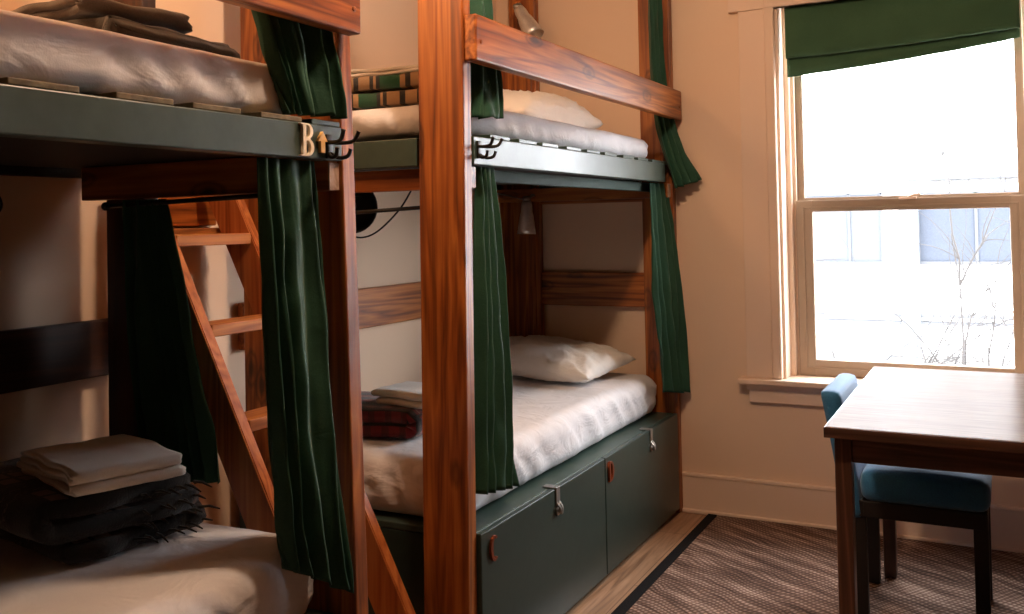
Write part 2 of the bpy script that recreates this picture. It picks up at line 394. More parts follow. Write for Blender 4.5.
# casing
def casing():
    o = bpy.data.objects.new('window_1', None); C.objects.link(o); o.location = (-.36, YF, .6); o['kind'] = 'structure'
    c = B(); box(c, (-.998, -.884), (YF-.02, YF+.004), (.612, 2.20)); box(c, (.164, .278), (YF-.02, YF+.004), (.612, 2.20))
    box(c, (-1.04, .32), (YF-.028, YF+.004), (2.2, 2.36))
    link('casing', c, 'trim', o)
    c = B(); box(c, (-.888, WX0), (YF-.03, YF+.01), (.612, 2.215), bev=.008, seg=3); box(c, (WX1, .168), (YF-.03, YF+.01), (.612, 2.215), bev=.008, seg=3)
    box(c, (-.888, .168), (YF-.034, YF+.01), (2.20, 2.24), bev=.008, seg=3)
    link('casing_bead', c, 'trim', o)
    j = B(); box(j, (WX0-.002, WX0+.012), (YF, YS+.09), (WZ0, WZ1), bev=0); box(j, (WX1-.012, WX1+.002), (YF, YS+.09), (WZ0, WZ1), bev=0)
    box(j, (WX0, WX1), (YF, YS+.09), (WZ1-.012, WZ1+.002), bev=0)
    box(j, (WX0+.010, WX0+.034), (YS-.035, YS-.012), (WZ0, WZ1-.01), bev=.006, seg=3); box(j, (WX1-.034, WX1-.010), (YS-.035, YS-.012), (WZ0, WZ1-.01), bev=.006, seg=3)
    link('jamb', j, 'trim', o)
    s = B(); box(s, (-1.03, .31), (YF-.06, YS+.09), (.588, .612), bev=.006, seg=3)
    link('sill', s, 'trim', o)
    a = B(); box(a, (-1.0, .28), (YF-.03, YF+.002), (.562, .588), bev=.006); box(a, (-.99, .27), (YF-.02, YF+.002), (.508, .566), bev=.003)
    link('apron', a, 'trim', o)
    # sashes: lower one nearer, upper one behind
    gx0, gx1 = -.73, .03
    lo = B()
    box(lo, (-.80, gx0), (YS-.012, YS+.03), (.612, 1.372), bev=.004); box(lo, (gx1, .098), (YS-.012, YS+.03), (.612, 1.372), bev=.004)
    box(lo, (gx0-.001, gx1+.001), (YS-.0115, YS+.0295), (.6125, .682), bev=.002); box(lo, (gx0-.001, gx1+.001), (YS-.0115, YS+.0295), (1.322, 1.3715), bev=.002)
    for (x0, x1, z0, z1) in ((-.772, -.764, .645, 1.345), (.058, .066, .645, 1.345), (-.7635, .0575, .6455, .6525), (-.7635, .0575, 1.3375, 1.3445)):
        box(lo, (x0, x1), (YS-.017, YS-.01), (z0, z1), bev=.002)
    l = link('lower_sash', lo, 'sashpaint', o)
    link('pane', bx((gx0-.005, gx1+.005), (YS+.008, YS+.014), (.677, 1.327), bev=0), 'glass', l)
    lk = B(); box(lk, (-.38, -.31), (YS-.02, YS+.01), (1.366, 1.376), bev=.003); tube(lk, [(-.345, YS-.01, 1.374), (-.32, YS-.02, 1.384), (-.295, YS-.02, 1.384)], .005)
    link('sash_lock', lk, 'trim', l)
    u = B()
    box(u, (-.80, -.768), (YS+.03, YS+.07), (1.35, WZ1-.012), bev=.004); box(u, (.062, .098), (YS+.03, YS+.07), (1.35, WZ1-.012), bev=.004)
    box(u, (-.769, .063), (YS+.0305, YS+.0695), (1.3505, 1.384), bev=.002); box(u, (-.769, .063), (YS+.0305, YS+.0695), (2.17, WZ1-.0125), bev=.002)
    u = link('upper_sash', u, 'sashpaint', o)
    link('pane', bx((-.77, .064), (YS+.045, YS+.05), (1.38, 2.175), bev=0), 'glass', u)
    f = B(); box(f, (WX0+.01, -.798), (YS+.0, YS+.075), (.612, WZ1-.012), bev=0); box(f, (.096, WX1-.01), (YS+.0, YS+.075), (.612, WZ1-.012), bev=0)
    link('frame', f, 'trim', o)
    return o
casing()

# rug with bound edge
rt = thing('rug', 'brown ribbed rug with black bound edge on the oak floor', 'rug', (.3, 2.2, 0))
link('pile', bx((-1.136, 1.5), (-1.2, 4.1), (0.0005, .009), bev=.002), 'rug', rt)
link('binding', bx((-1.178, -1.136), (-1.2, 4.1), (0.0005, .011), bev=.004), 'rug_edge', rt)

# ------------------------------------------------------------------ curtains
def curtain(keys, pleats, amp, nrm, label, group, rodside=None, seed=0, hem=.0, tight=.35):
    """keys: [(v, left_pt, right_pt)] with v from 0 (top) to 1 (bottom)"""
    L = [(k[0], k[1]) for k in keys]; R = [(k[0], k[2]) for k in keys]; nrm = Vector(nrm)
    nu, nv = pleats*14, 70; bm = B(); G = []; rnd = random.Random(seed)
    ph = [rnd.uniform(-.35, .35) for _ in range(pleats+2)]; am = [rnd.uniform(.65, 1.25) for _ in range(pleats+2)]
    for j in range(nv+1):
        v = j/nv; a, b = interp(L, v), interp(R, v); row = []
        A = amp*(tight+(1-tight)*min(1, v*1.6)**.8)
        for i in range(nu+1):
            u = i/nu; k = u*pleats; ki = int(min(k, pleats-1)); fr = k-ki
            w = am[ki]*(1-fr)+am[ki+1]*fr; p_ = ph[ki]*(1-fr)+ph[ki+1]*fr
            wander = 1.1*noise.noise(Vector((u*2+seed, v*1.3, seed*3.)))
            t = 2*PI*(k+p_+wander*(v**1.0))
            s = math.sin(t)+.14*math.sin(2*t+ki)
            P = a.lerp(b, u)+nrm*(A*w*s)
            P += (b-a).normalized()*(A*.12*math.sin(2*t)) if (b-a).length > .02 else Vector()
            P += nrm*.006*noise.noise(Vector((u*6, v*9, seed)))
            if v > .94: P.z += .006*noise.noise(Vector((u*5, seed, 2.)))
            row.append(bm.verts.new(P))
        G.append(row)
    for j in range(nv):
        for i in range(nu): bm.faces.new((G[j][i], G[j][i+1], G[j+1][i+1], G[j+1][i]))
    o = link('curtain', bm, 'curtain', None, True, solid=.0022)
    tag(o, label, 'curtain', group); return o

# ------------------------------------------------------------------ bunk beds
PX0, PX1 = -1.446, -1.30          # front posts in x
RX0, RX1 = -2.106, -1.966         # back posts in x
def lean(bm, z0, k):              # a slight lean of a hand-set post in x, fixed at height z0
    for v in bm.verts: v.co.x += (z0-v.co.z)*k
    return bm

def hook_mesh(y, z, s, mirror=1):
    bm = B(); X = -1.298
    box(bm, (X-.002, X+.004), (y-.011*s, y+.011*s), (z-.036*s, z+.026*s), bev=.0015)
    for sgn in (-1, 1):
        up = smooth_path([(X+.002, y+sgn*.004, z+.008*s), (X+.022, y+sgn*.012, z+.004*s), (X+.050, y+sgn*.022, z+.008*s), (X+.062, y+sgn*.027, z+.032*s)], 5)
        tube(bm, up, [.0045]*(len(up)-1)+[.006], 8)
        lo = smooth_path([(X+.002, y+sgn*.004, z-.022*s), (X+.018, y+sgn*.012, z-.034*s), (X+.036, y+sgn*.020, z-.030*s), (X+.042, y+sgn*.024, z-.012*s)], 5)
        tube(bm, lo, [.0045]*(len(lo)-1)+[.006], 8)
    return bm

def letter_curve(name, polys, place, depth, mat, parent):
    cu = bpy.data.curves.new(name, 'CURVE'); cu.dimensions = '2D'; cu.fill_mode = 'BOTH'; cu.extrude = depth/2; cu.bevel_depth = .0008
    for pl in polys:
        sp = cu.splines.new('POLY'); sp.points.add(len(pl)-1); sp.use_cyclic_u = True
        for p, q in zip(sp.points, pl): p.co = (q[0], q[1], 0, 1)
    o = bpy.data.objects.new('tmp', cu); C.objects.link(o)
    dg = bpy.context.evaluated_depsgraph_get(); me = bpy.data.meshes.new_from_object(o.evaluated_get(dg))
    bpy.data.objects.remove(o); bm = B(); bm.from_mesh(me); bpy.data.meshes.remove(me)
    bmesh.ops.transform(bm, matrix=place, verts=bm.verts[:])
    return link(name, bm, mat, parent)
def on_face(x, y, z, s, wx=1):    # letter plane facing +X: letter x -> world y, letter y -> world z
    return Matrix(((0, 0, 1, x), (s*wx, 0, 0, y), (0, s, 0, z), (0, 0, 0, 1)))
def arc(cx, cy, rx, ry, a0, a1, n=14):
    return [(cx+rx*math.cos(math.radians(a0+(a1-a0)*i/n)), cy+ry*math.sin(math.radians(a0+(a1-a0)*i/n))) for i in range(n+1)]
def poly_B():
    out = [(-.42, 0), (-.42, .07), (-.28, .09), (-.28, 1.91), (-.42, 1.93), (-.42, 2.0)]+arc(0, 1.53, .36, .47, 90, -62)+arc(0, .54, .42, .54, 62, -90)
    h1 = arc(-.0, 1.53, .17, .37, 90, -90)+[(-.08, 1.16), (-.08, 1.90)]
    h2 = arc(-.0, .54, .22, .42, 90, -90)+[(-.08, .12), (-.08, .96)]
    return [out, h1, h2]
def poly_C():
    o = arc(0, 1, .45, 1, 50, 310, 26); i = arc(0, 1, .22, .80, 300, 60, 26); return [o+i]
def poly_D():
    return [[(-.4, 0), (-.4, 2)]+arc(-.05, 1, .5, 1, 90, -90, 20), [(-.16, .2)]+arc(-.05, 1, .26, .8, -90, 90, 20)+[(-.16, 1.8)]]
def poly_arrow():
    return [[(-.22, 0), (.22, 0), (.22, .9), (.5, .9), (0, 1.7), (-.5, .9), (-.22, .9)]]

def bunk(y0, y1, zr0, zr1, label, hook, left):
    """frame from the near posts at y0 to the far posts at y1 (outer faces)"""
    RX0, RX1 = (-2.063, -1.923) if left else (-2.106, -1.966)
    t = thing('bunk_bed', label, 'bunk bed', (-1.75, (y0+y1)/2, 0), 'bunk beds')
    T = .046; top = 2.42
    for i, (a, b) in enumerate(((y0, y0+T), (y1-T, y1))):
        p = bx((PX0, PX1), (a, b), (0, top), bev=.004)
        if left and i == 1: lean(p, 1.35, .020)
        if not left and i == 0: lean(p, 2.0, -.0075)
        link('post', p, 'fir_z%d' % (i if not left else 2), t)
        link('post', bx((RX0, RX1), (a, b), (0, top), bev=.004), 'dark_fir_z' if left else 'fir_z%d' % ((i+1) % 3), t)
    # guard rail proud of the posts
    r = B(); box(r, (PX1+.001, PX1+.040), (y0+.004, y1-.022 if left else y1-.012), (zr0+.282, zr0+.41), bev=.006, seg=3)
    for yy in (y0+.03, y1-.05):
        lathe(r, [(.006, -.002), (.006, .002), (.003, .003)], (PX1+.041, yy, zr0+.335), (1, 0, 0), 10)
    link('guard_rail', r, 'fir_y0', t)
    # front rim of the upper deck, painted, with the slats lying on it
    a, b = (y0+T+.001, y1-T-.001) if left else (y0+T+.004, y1-.145)
    rim = link('deck_rim', bx((PX1-.04, PX1), (a, b), (zr0, zr1), bev=.003), 'green_paint', t)
    if not left: link('under_rim', bx((PX1-.095, PX1-.062), (y0+T+.004, y1-T-.004), (zr0-.040, zr0-.003), bev=.003), 'green_matt', t)
    link('deck_panel', bx((XL+.043, PX1-.045), (y0+T+.002, y1-T-.002), (zr0+.02, zr1-.002), bev=.002), 'underside', t)  # dark panel added below the slats to block light
    link('end_board', bx((RX1+.002, PX0-.014), (y0+.004, y0+T-.006), (zr0, zr1), bev=.003), 'green_paint', t)
    link('end_board', bx((RX1+.002, PX0-.014), (y1-T+.006, y1-.004), (zr0, zr1), bev=.003), 'green_paint', t)
    link('end_beam', bx((XL+.005, PX1-.012), (y0+T+.001, y0+T+.036), (zr0-.066, zr0-.004), bev=.003), 'fir_x0', t)
    be = link('end_beam', bx((-2.11 if left else XL+.005, PX1-.012), (y1-T-.037, y1-T-.0025), (zr0-.066, zr0+.019 if left else zr0-.004), bev=.003), 'fir_x1', t)
    g = link('end_grain', bx((PX1-.0125, PX1-.009), (y1-T-.036, y1-T-.002), (zr0-.065, zr0-.005), bev=.001), 'endgrain', be)
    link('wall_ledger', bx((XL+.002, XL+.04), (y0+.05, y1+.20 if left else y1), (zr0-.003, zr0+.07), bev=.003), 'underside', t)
    # slats
    n = 9; span = (y1-T-.09)-(y0+T+.09); 
    for i in range(n):
        yc = y0+T+.08+span*(i+.5)/n+.008*math.sin(i*2.3); wd = .062
        s = B(); box(s, (XL+.03, PX1-.004), (yc-wd, yc+wd), (zr1+.0005, zr1+.012), bev=.002); link('slat', s, 'slat' if left else 'green_paint', t)
    link('slat', bx((XL+.03, PX1-.004), (y1-T-.10, y1-T-.003), (zr1+.0005, zr1+.012), bev=.002), 'green_paint', t)
    # boards along the walls at the lower berth
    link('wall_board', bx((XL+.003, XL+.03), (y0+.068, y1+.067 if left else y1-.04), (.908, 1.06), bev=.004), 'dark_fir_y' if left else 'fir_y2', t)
    if left: link('wall_board', bx((XL+.003, XL+.03), (y0+.068, y1+.075), (1.70, 1.84), bev=.004), 'fir_y2', t)
    if not left:
        link('wall_board', bx((-2.16, -1.45), (YF-.03, YF-.003), (.905, 1.062), bev=.004), 'fir_x0', t)
        link('wall_board', bx((-2.16, -1.45), (YF-.03, YF-.003), (1.385, 1.455), bev=.004), 'fir_x1', t)
        link('corner_plank', bx((-2.172, -1.985), (YF-.058, YF-.032), (.50, 2.06), bev=.004), 'fir_z1', t)
    if left:
        letter_curve('letter', poly_B(), on_face(PX1+.004, 1.574, zr0+.004, .0345, 1.45), .006, 'pale_wood', rim)
        letter_curve('arrow', poly_arrow(), on_face(PX1+.004, 1.625, zr0+.014, .027, 1.2), .006, 'arrow_wood', rim)
        link('coat_hook', hook_mesh(1.650, zr0+.033, .85), 'black_metal', rim, True)
    else:
        link('coat_hook', hook_mesh(2.318, zr0+.046, .8), 'black_metal', rim, True)
    return t
LY0, LY1 = -.14, 1.748
RY0, RY1 = 2.245, 4.132
bunk(LY0, LY1, 1.445, 1.520, 'left bunk bed, fir posts with dull green deck board carrying a wooden letter B', True, True)
bunk(RY0, RY1, 1.465, 1.545, 'right bunk bed, fir posts with pale lit green deck board, reaching the window wall', True, False)

# ------------------------------------------------------------------ storage boxes under the lower berths
def chest(y0, y1, label, with_fit):
    t = thing('storage_cabinet', label, 'cabinet', (-1.75, (y0+y1)/2, 0), 'storage cabinets under the bunks')
    top = .441
    s = B(); box(s, (XL+.02, -1.322), (y0, y1), (0, top-.022), bev=.002)
    link('body', s, 'locker', t)
    link('top', bx((XL+.02, -1.322), (y0, y1), (top-.02, top), bev=.003), 'green_paint', t)
    mid = y0+(y1-y0)*.515
    for (a, b, fy, let, ly) in ((y0+.002, mid-.003, y0+.505, 'C', 2.358), (mid+.003, y1-.002, y0+1.425, 'D', mid+.042)):
        d = link('door', bx((-1.318, -1.30), (a, b), (.022, top+.001), bev=.003), 'locker', t)
        if with_fit:
            h = B(); X = -1.30
            box(h, (X-.045, X+.002), (fy-.015, fy+.015), (top+.001, top+.005), bev=.001)
            box(h, (X+.0005, X+.0045), (fy-.014, fy+.014), (top-.055, top+.005), bev=.001)
            tube(h, smooth_path([(X+.002, fy-.009, top-.045), (X+.014, fy-.008, top-.06), (X+.016, fy, top-.078), (X+.014, fy+.008, top-.06), (X+.002, fy+.009, top-.045)], 5), .004, 8)
            lathe(h, [(.015, 0), (.015, .004), (.008, .006), (.008, .014)], (X+.001, fy, top-.072), (1, 0, 0), 14)
            link('latch', h, 'steel_dark', d)
            letter_curve('letter', poly_C() if let == 'C' else poly_D(), on_face(X+.004, ly+.004, top-.092, .036, 1.45), .006, 'copper', d)
            for q in (0, 1):
                pass
    return t
chest(2.262+.03, 4.088-.004, 'green storage cabinet with two latched doors under right lower berth', True)
chest(LY0+.05, 1.70, 'green storage cabinet under left lower berth, mostly hidden by the curtain', False)

# ------------------------------------------------------------------ mattresses
def mattress(x0, x1, y0, y1, z0, z1, label, seed, amp=.006, r=.045, sag=0):
    bm = rounded(B(), (x0, y0, z0), (x1, y1, z1), r, .0165); zc = (z0+z1)/2
    bm.normal_update()
    for v in bm.verts:
        p = v.co.copy(); n = v.normal
        side = max(0, 1-abs(n.z)); 
        q = Vector((p.x*3, p.y*9+p.z*9, seed*7.)) if abs(n.x) > abs(n.y) else Vector((p.x*11+p.z*6, p.y*3, seed*7.))
        a = max(0, ridge(q)-.45)*amp*(2.2 if abs(n.x) > abs(n.y) else 3.6)*side
        tp = max(0, n.z)*.5*amp*noise.noise(Vector((p.x*4, p.y*4, seed)))
        ed = .006*noise.noise(Vector((p.y*3, p.x*3, seed+3)))
        # diagonal pulls near the corners
        cy = min(p.y-y0, y1-p.y); c = max(0, 1-cy/.35)
        dg = max(0, ridge(Vector(((p.y+p.z*1.6)*14, p.x*6, seed)))-.5)*amp*1.4*c*side
        if p.z > z0+.01: v.co = p+n*(a+tp+ed*side+dg)
        else: v.co = p+Vector((n.x, n.y, 0))*(a+dg)*.5
    o = link('mattress', bm, 'sheet', None, True); return tag(o, label, 'mattress', 'sheeted mattresses')
mattress(-2.14, -1.385, 2.325, 4.045, .442, .618, 'white sheeted mattress on right lower berth under the pillow', 1, .010, r=.05)
mattress(-2.14, -1.365, LY0+.09, 1.672, .442, .62, 'white sheeted mattress on left lower berth holding the black blanket', 2, .008, r=.05)
mattress(-2.14, -1.35, 2.33, 3.93, 1.558, 1.654, 'white sheeted mattress on right upper berth behind the guard rail', 3, .009, r=.04)
mattress(-2.14, -1.345, LY0+.09, 1.60, 1.533, 1.646, 'grey-white sheeted mattress on left upper berth above the green board', 4, .009, r=.028)

def pillow(cx, cy, z, sx, sy, T, rot, tilt, label, mat, seed):
    bm = B(); n = 44; m = 34; G = {}
    for side in (1, -1):
        for i in range(n+1):
            for j in range(m+1):
                u, v = 2*i/n-1, 2*j/m-1
                if side == -1 and (i in (0, n) or j in (0, m)): G[side, i, j] = G[1, i, j]; continue
                h = max(0, (1-abs(u)**3.0)*(1-abs(v)**3.0))**.55
                x = u*sx/2*(1-.09*(1-abs(v)**2)*abs(u)**6)*(1-.0*v); y = v*sy/2*(1-.10*(1-abs(u)**2)*abs(v)**6)
                zz = side*h*T/2*(1 if side > 0 else .75)
                edge = 1-h
                wr = max(0, ridge(Vector((u*3.2+v*1.2, v*4.1, seed)))-.5)*.032*(h**.5)+noise.noise(Vector((u*2, v*2, seed+5.)))*.014*h
                zz += side*wr*(1 if side > 0 else .3)
                zz += .012*noise.noise(Vector((u*3, v*3, seed+9.)))*edge
                G[side, i, j] = bm.verts.new((x, y, zz))
        for i in range(n):
            for j in range(m):
                q = [G[side, i, j], G[side, i+1, j], G[side, i+1, j+1], G[side, i, j+1]]
                bm.faces.new(q if side == 1 else q[::-1])
    zmin = min(v.co.z for v in bm.verts)
    mtx = Matrix.Translation((cx, cy, z-zmin*.92)) @ Matrix.Rotation(rot, 4, 'Z') @ Matrix.Rotation(tilt[0], 4, 'X') @ Matrix.Rotation(tilt[1], 4, 'Y')
    bmesh.ops.transform(bm, matrix=mtx, verts=bm.verts[:])
    return tag(link('pillow', bm, mat, None, True), label, 'pillow', 'bed pillows')
pillow(-1.80, 3.80, .634, .66, .42, .15, math.radians(-8), (math.radians(4), math.radians(3)), 'plump white pillow on right lower berth against the corner', 'pillow', 1)
pillow(-1.76, 3.50, 1.662, .46, .64, .19, math.radians(-6), (0, math.radians(4)), 'pillow on right upper berth seen below the guard rail', 'pillow', 4)

# ------------------------------------------------------------------ folded cloth
def folded(name, cx, cy, z, w, d, layers, th, rot, mat, label, cat, group=None, seed=0, rnd=.004, shift=.0, axis='X', roundness=1.0, taper=0):
    """a length of cloth folded to and fro in its own xz-plane, d deep"""
    gap = th*1.04; path = []; hw = w/2
    for L in range(layers):
        e0 = hw-random.Random(seed*31+L).uniform(0, rnd*5)
        zz = gap/2+L*gap; xs = [-e0+(2*e0)*i/26 for i in range(27)]
        if L % 2: xs = xs[::-1]
        path += [(x, zz) for x in xs]
        if L < layers-1:
            ex = xs[-1]; s = 1 if ex > 0 else -1
            path += [(ex+s*math.sin(PI*k/8)*gap/2*1.0, zz+gap/2-math.cos(PI*k/8)*gap/2) for k in range(1, 8)]
    N = len(path); off = []
    for i, p in enumerate(path):
        a, b = path[max(i-1, 0)], path[min(i+1, N-1)]; tx, tz = b[0]-a[0], b[1]-a[1]; l = math.hypot(tx, tz) or 1
        off.append((-tz/l, tx/l))
    S = [0]
    for a, b in zip(path, path[1:]): S.append(S[-1]+math.hypot(b[0]-a[0], b[1]-a[1]))
    bm = B(); uvl = bm.loops.layers.uv.new('UVMap'); m = 18; rows = []; uvs = {}
    h = th*.48
    for j in range(m+1):
        f = j/m; ring = []
        ee = 1-.18*max(0, 1-min(f, 1-f)*m/1.4)     # softened ends
        for side in (1, -1):
            idx = range(N) if side == 1 else range(N-1, -1, -1)
            for i in idx:
                x, zz = path[i]; nx, nz = off[i]
                hh = h*ee*(1 if 0 < i < N-1 else .5)
                lay = zz/(gap*layers)
                yy = (f-.5)*d*(1-taper*lay)+rnd*noise.noise(Vector((x*9, lay*7, seed+f*.5)))*(1 if j in (0, m) else .3)*3
                bump = .5*rnd*noise.noise(Vector((x*14, f*5, lay*6+seed)))
                top = .9*rnd*noise.noise(Vector((x*7, f*3, seed*2.)))*lay
                v = bm.verts.new((x+nx*side*hh, yy, max(.0005, zz+nz*side*hh+bump+top+(0 if lay < .2 else 0))))
                uvs[v] = (S[i], f*d); ring.append(v)
        rows.append(ring)
    K = len(rows[0])
    for j in range(m):
        for k in range(K):
            bm.faces.new((rows[j][k], rows[j][(k+1) % K], rows[j+1][(k+1) % K], rows[j+1][k]))
    for ring in (rows[0], rows[-1]):
        for i in range(N-1):
            a, b = ring[i], ring[i+1]; c, e = ring[2*N-2-i], ring[2*N-1-i]
            try: bm.faces.new((a, b, c, e))
            except ValueError: pass
    for f in bm.faces:
        for l in f.loops: l[uvl].uv = uvs[l.vert]
    mtx = Matrix.Translation((cx, cy, z)) @ Matrix.Rotation(rot, 4, 'Z')
    bmesh.ops.transform(bm, matrix=mtx, verts=bm.verts[:])
    o = link(name, bm, mat, None, True); tag(o, label, cat, group); return o

# left lower: thick black blanket, towel on it
folded('blanket', -1.885, 1.465, .624, .37, .46, 3, .045, math.radians(79), 'plaid_black', 'black fringed blanket with grey squares, folded on left lower berth', 'blanket', 'folded blankets', 3, .010)
fr = B(); rr = random.Random(5)
for i in range(26):
    a = Vector((-1.885, 1.465, .63+.03*(i % 4)+.012)); c, s = math.cos(math.radians(79)), math.sin(math.radians(79))
    yy = -.245; xx = .01+i/25*.16; p = a+Vector((c*xx-s*(yy+.02), s*xx+c*(yy+.02), 0)); q = p+Vector((s, -c, 0))*rr.uniform(.04, .055)+Vector((c, s, 0))*rr.uniform(0, .02)+Vector((rr.uniform(-.01, .01), rr.uniform(-.01, .01), rr.uniform(-.012, .004)))
    tube(fr, [p, p.lerp(q, .5)+Vector((0, 0, .004)), q], [.0035, .003, .0015], 6)
bl = [o for o in C.objects if o.name == 'blanket'][0]
link('fringe', fr, M['olivecloth'], bl, True)['kind'] = 'stuff'
folded('towel', -1.765, 1.44, .769, .34, .23, 4, .012, math.radians(-18), 'towel', 'folded white towel lying on the black blanket of left lower berth', 'towel', 'folded white towels', 5, .006)
# right lower
folded('blanket', -1.88, 2.62, .624, .46, .28, 2, .045, math.radians(4), 'plaid_red', 'dark red and black plaid blanket folded on right lower berth', 'blanket', 'folded blankets', 7, .008)
folded('towel', -1.70, 2.62, .720, .27, .19, 2, .024, math.radians(-3), 'towel', 'folded white towel on top of the red plaid blanket', 'towel', 'folded white towels', 8, .005)
# right upper
folded('blanket', -1.72, 2.50, 1.658, .54, .26, 2, .050, math.radians(2), 'plaid_green', 'green, black and tan plaid blanket folded on right upper berth', 'blanket', 'folded blankets', 9, .008)
folded('towel', -1.74, 2.52, 1.768, .38, .18, 2, .012, math.radians(4), 'towel', 'folded white towel on top of the green plaid blanket', 'towel', 'folded white towels', 10, .005)
# left upper
folded('blanket', -1.82, 1.49, 1.657, .48, .36, 2, .040, math.radians(3), 'olivecloth', 'dark olive blanket folded at the back of left upper berth', 'blanket', 'folded blankets', 11, .012)
folded('towel', -1.80, 1.46, 1.748, .30, .27, 2, .020, math.radians(-5), 'greycloth', 'grey-brown towel folded on the dark olive blanket of left upper berth', 'towel', None, 12, .008)

# ------------------------------------------------------------------ curtains in place
G = 'green bunk curtains'
curtain([(0, (-1.318, 1.455, 1.442), (-1.318, 1.625, 1.442)), (.35, (-1.318, 1.47, 1.13), (-1.318, 1.665, 1.13)), (.8, (-1.318, 1.505, .70), (-1.285, 1.67, .66)), (1, (-1.322, 1.525, .60), (-1.272, 1.685, .50))],
        4, .017, (1, 0, 0), 'green curtain hanging in front of left lower berth beside the letter B', G, seed=1)
curtain([(0, (-1.95, 1.655, 1.375), (-1.80, 1.655, 1.375)), (.5, (-1.93, 1.66, 1.04), (-1.72, 1.66, 1.04)), (1, (-1.90, 1.672, .69), (-1.655, 1.672, .70))],
        5, .018, (0, 1, 0), 'green curtain drawn back at the wall end of left lower berth by the ladder', G, seed=2)
curtain([(0, (-1.335, 1.43, 2.10), (-1.335, 1.695, 2.10)), (.4, (-1.335, 1.43, 1.88), (-1.33, 1.69, 1.88)), (1, (-1.322, 1.54, 1.538), (-1.284, 1.692, 1.538))],
        5, .014, (1, 0, 0), 'short green curtain above the letter B at left upper berth', G, seed=3)
curtain([(0, (-1.312, 2.335, 1.461), (-1.312, 2.44, 1.461)), (.4, (-1.312, 2.325, 1.1), (-1.312, 2.49, 1.1)), (1, (-1.315, 2.318, .545), (-1.315, 2.54, .51))],
        4, .017, (1, 0, 0), 'long green curtain beside the tall middle post at right lower berth', G, seed=4)
curtain([(0, (-1.33, 3.85, 1.46), (-1.325, 4.06, 1.46)), (.5, (-1.325, 3.87, 1.0), (-1.275, 4.085, 1.0)), (1, (-1.315, 3.92, .56), (-1.262, 4.09, .535))],
        4, .017, (1, 0, .0), 'green curtain at the window-wall end of right lower berth', G, seed=5)
curtain([(0, (-1.335, 3.90, 2.38), (-1.32, 4.065, 2.38)), (.45, (-1.335, 3.93, 1.95), (-1.322, 4.068, 1.95)), (.72, (-1.325, 3.965, 1.70), (-1.275, 4.085, 1.70)), (1, (-1.27, 4.01, 1.435), (-1.165, 4.10, 1.475))],
        4, .015, (1, -.5, 0), 'green curtain flaring out past the rail at right upper berth', G, seed=6)
curtain([(0, (-1.32, 2.33, 2.2), (-1.32, 2.44, 2.2)), (1, (-1.318, 2.33, 1.600), (-1.318, 2.50, 1.612))],
        2, .016, (1, 0, 0), 'narrow green curtain beside the tall middle post at right upper berth', G, seed=7)

def rod(pts, label, g='curtain rods'):
    bm = B(); tube(bm, pts, .006, 10); lathe(bm, [(.011, 0), (.011, .01)], pts[0], Vector(pts[0])-Vector(pts[1]), 12); lathe(bm, [(.011, 0), (.011, .01)], pts[1], Vector(pts[1])-Vector(pts[0]), 12)
    tag(link('curtain_rod', bm, 'black_metal', None, True), label, 'curtain rod', g)
curtain([(0, (-1.955, 2.335, 1.34), (-1.77, 2.335, 1.34)), (.5, (-1.95, 2.34, 1.0), (-1.75, 2.34, 1.0)), (1, (-1.945, 2.34, .70), (-1.74, 2.34, .70))],
        4, .014, (0, 1, 0), 'unseen green curtain added at the ladder end of right lower berth to block daylight', G, seed=8)  # added out of sight; keeps daylight off the left berth's wall
rod([(-2.0, 1.655, 1.362), (-1.47, 1.655, 1.374)], 'black rod carrying the curtain at the ladder end of left lower berth')
rod([(-1.95, 2.33, 1.332), (-1.45, 2.33, 1.352)], 'black rod between the posts at the ladder end of right lower berth')

# ------------------------------------------------------------------ ladder in the gap between the bunks
def ladder():
    t = thing('ladder', 'wooden ladder leaning in the gap between the two bunk beds', 'ladder', (-1.30, 1.97, 0))
    # front edge: x falls as z rises
    sl = -.520; x0 = -1.595+.611*.520     # x at z = 0
    X = lambda z: x0+sl*z
    d = Vector((sl, 0, 1)).normalized(); n = Vector((d.z, 0, -d.x))   # n points to the front (+x, up)
    zt = 1.43
    for (a, b) in ((1.79, 1.825), (2.105, 2.14)):
        bm = B(); P = []
        prism(bm, [(X(0), 0), (X(zt), zt), (X(zt)-.115, zt), (X(0)-.115, 0)], 'y', a, b, bev=.003)
        link('rail', bm, 'ladder', t)
    for z in (.56, .80, 1.035, 1.27):
        x = X(z); bm = B(); box(bm, (x-.098, x-.004), (1.8252, 2.1048), (z-.016, z+.016), bev=.003)
        link('rung', bm, 'ladder_y', t)
    return t
ladder()
t = thing('wall_cleat', 'short varnished board and ledge fixed to the wall behind the ladder', 'wooden bracket', (XL, 2.05, 1.28))
link('board', bx((XL+.002, XL+.035), (1.86, 2.195), (1.31, 1.43), bev=.004), 'fir_y0', t)
link('ledge', bx((XL+.002, XL+.12), (1.86, 2.17), (1.283, 1.303), bev=.003), 'ladder_y', t)

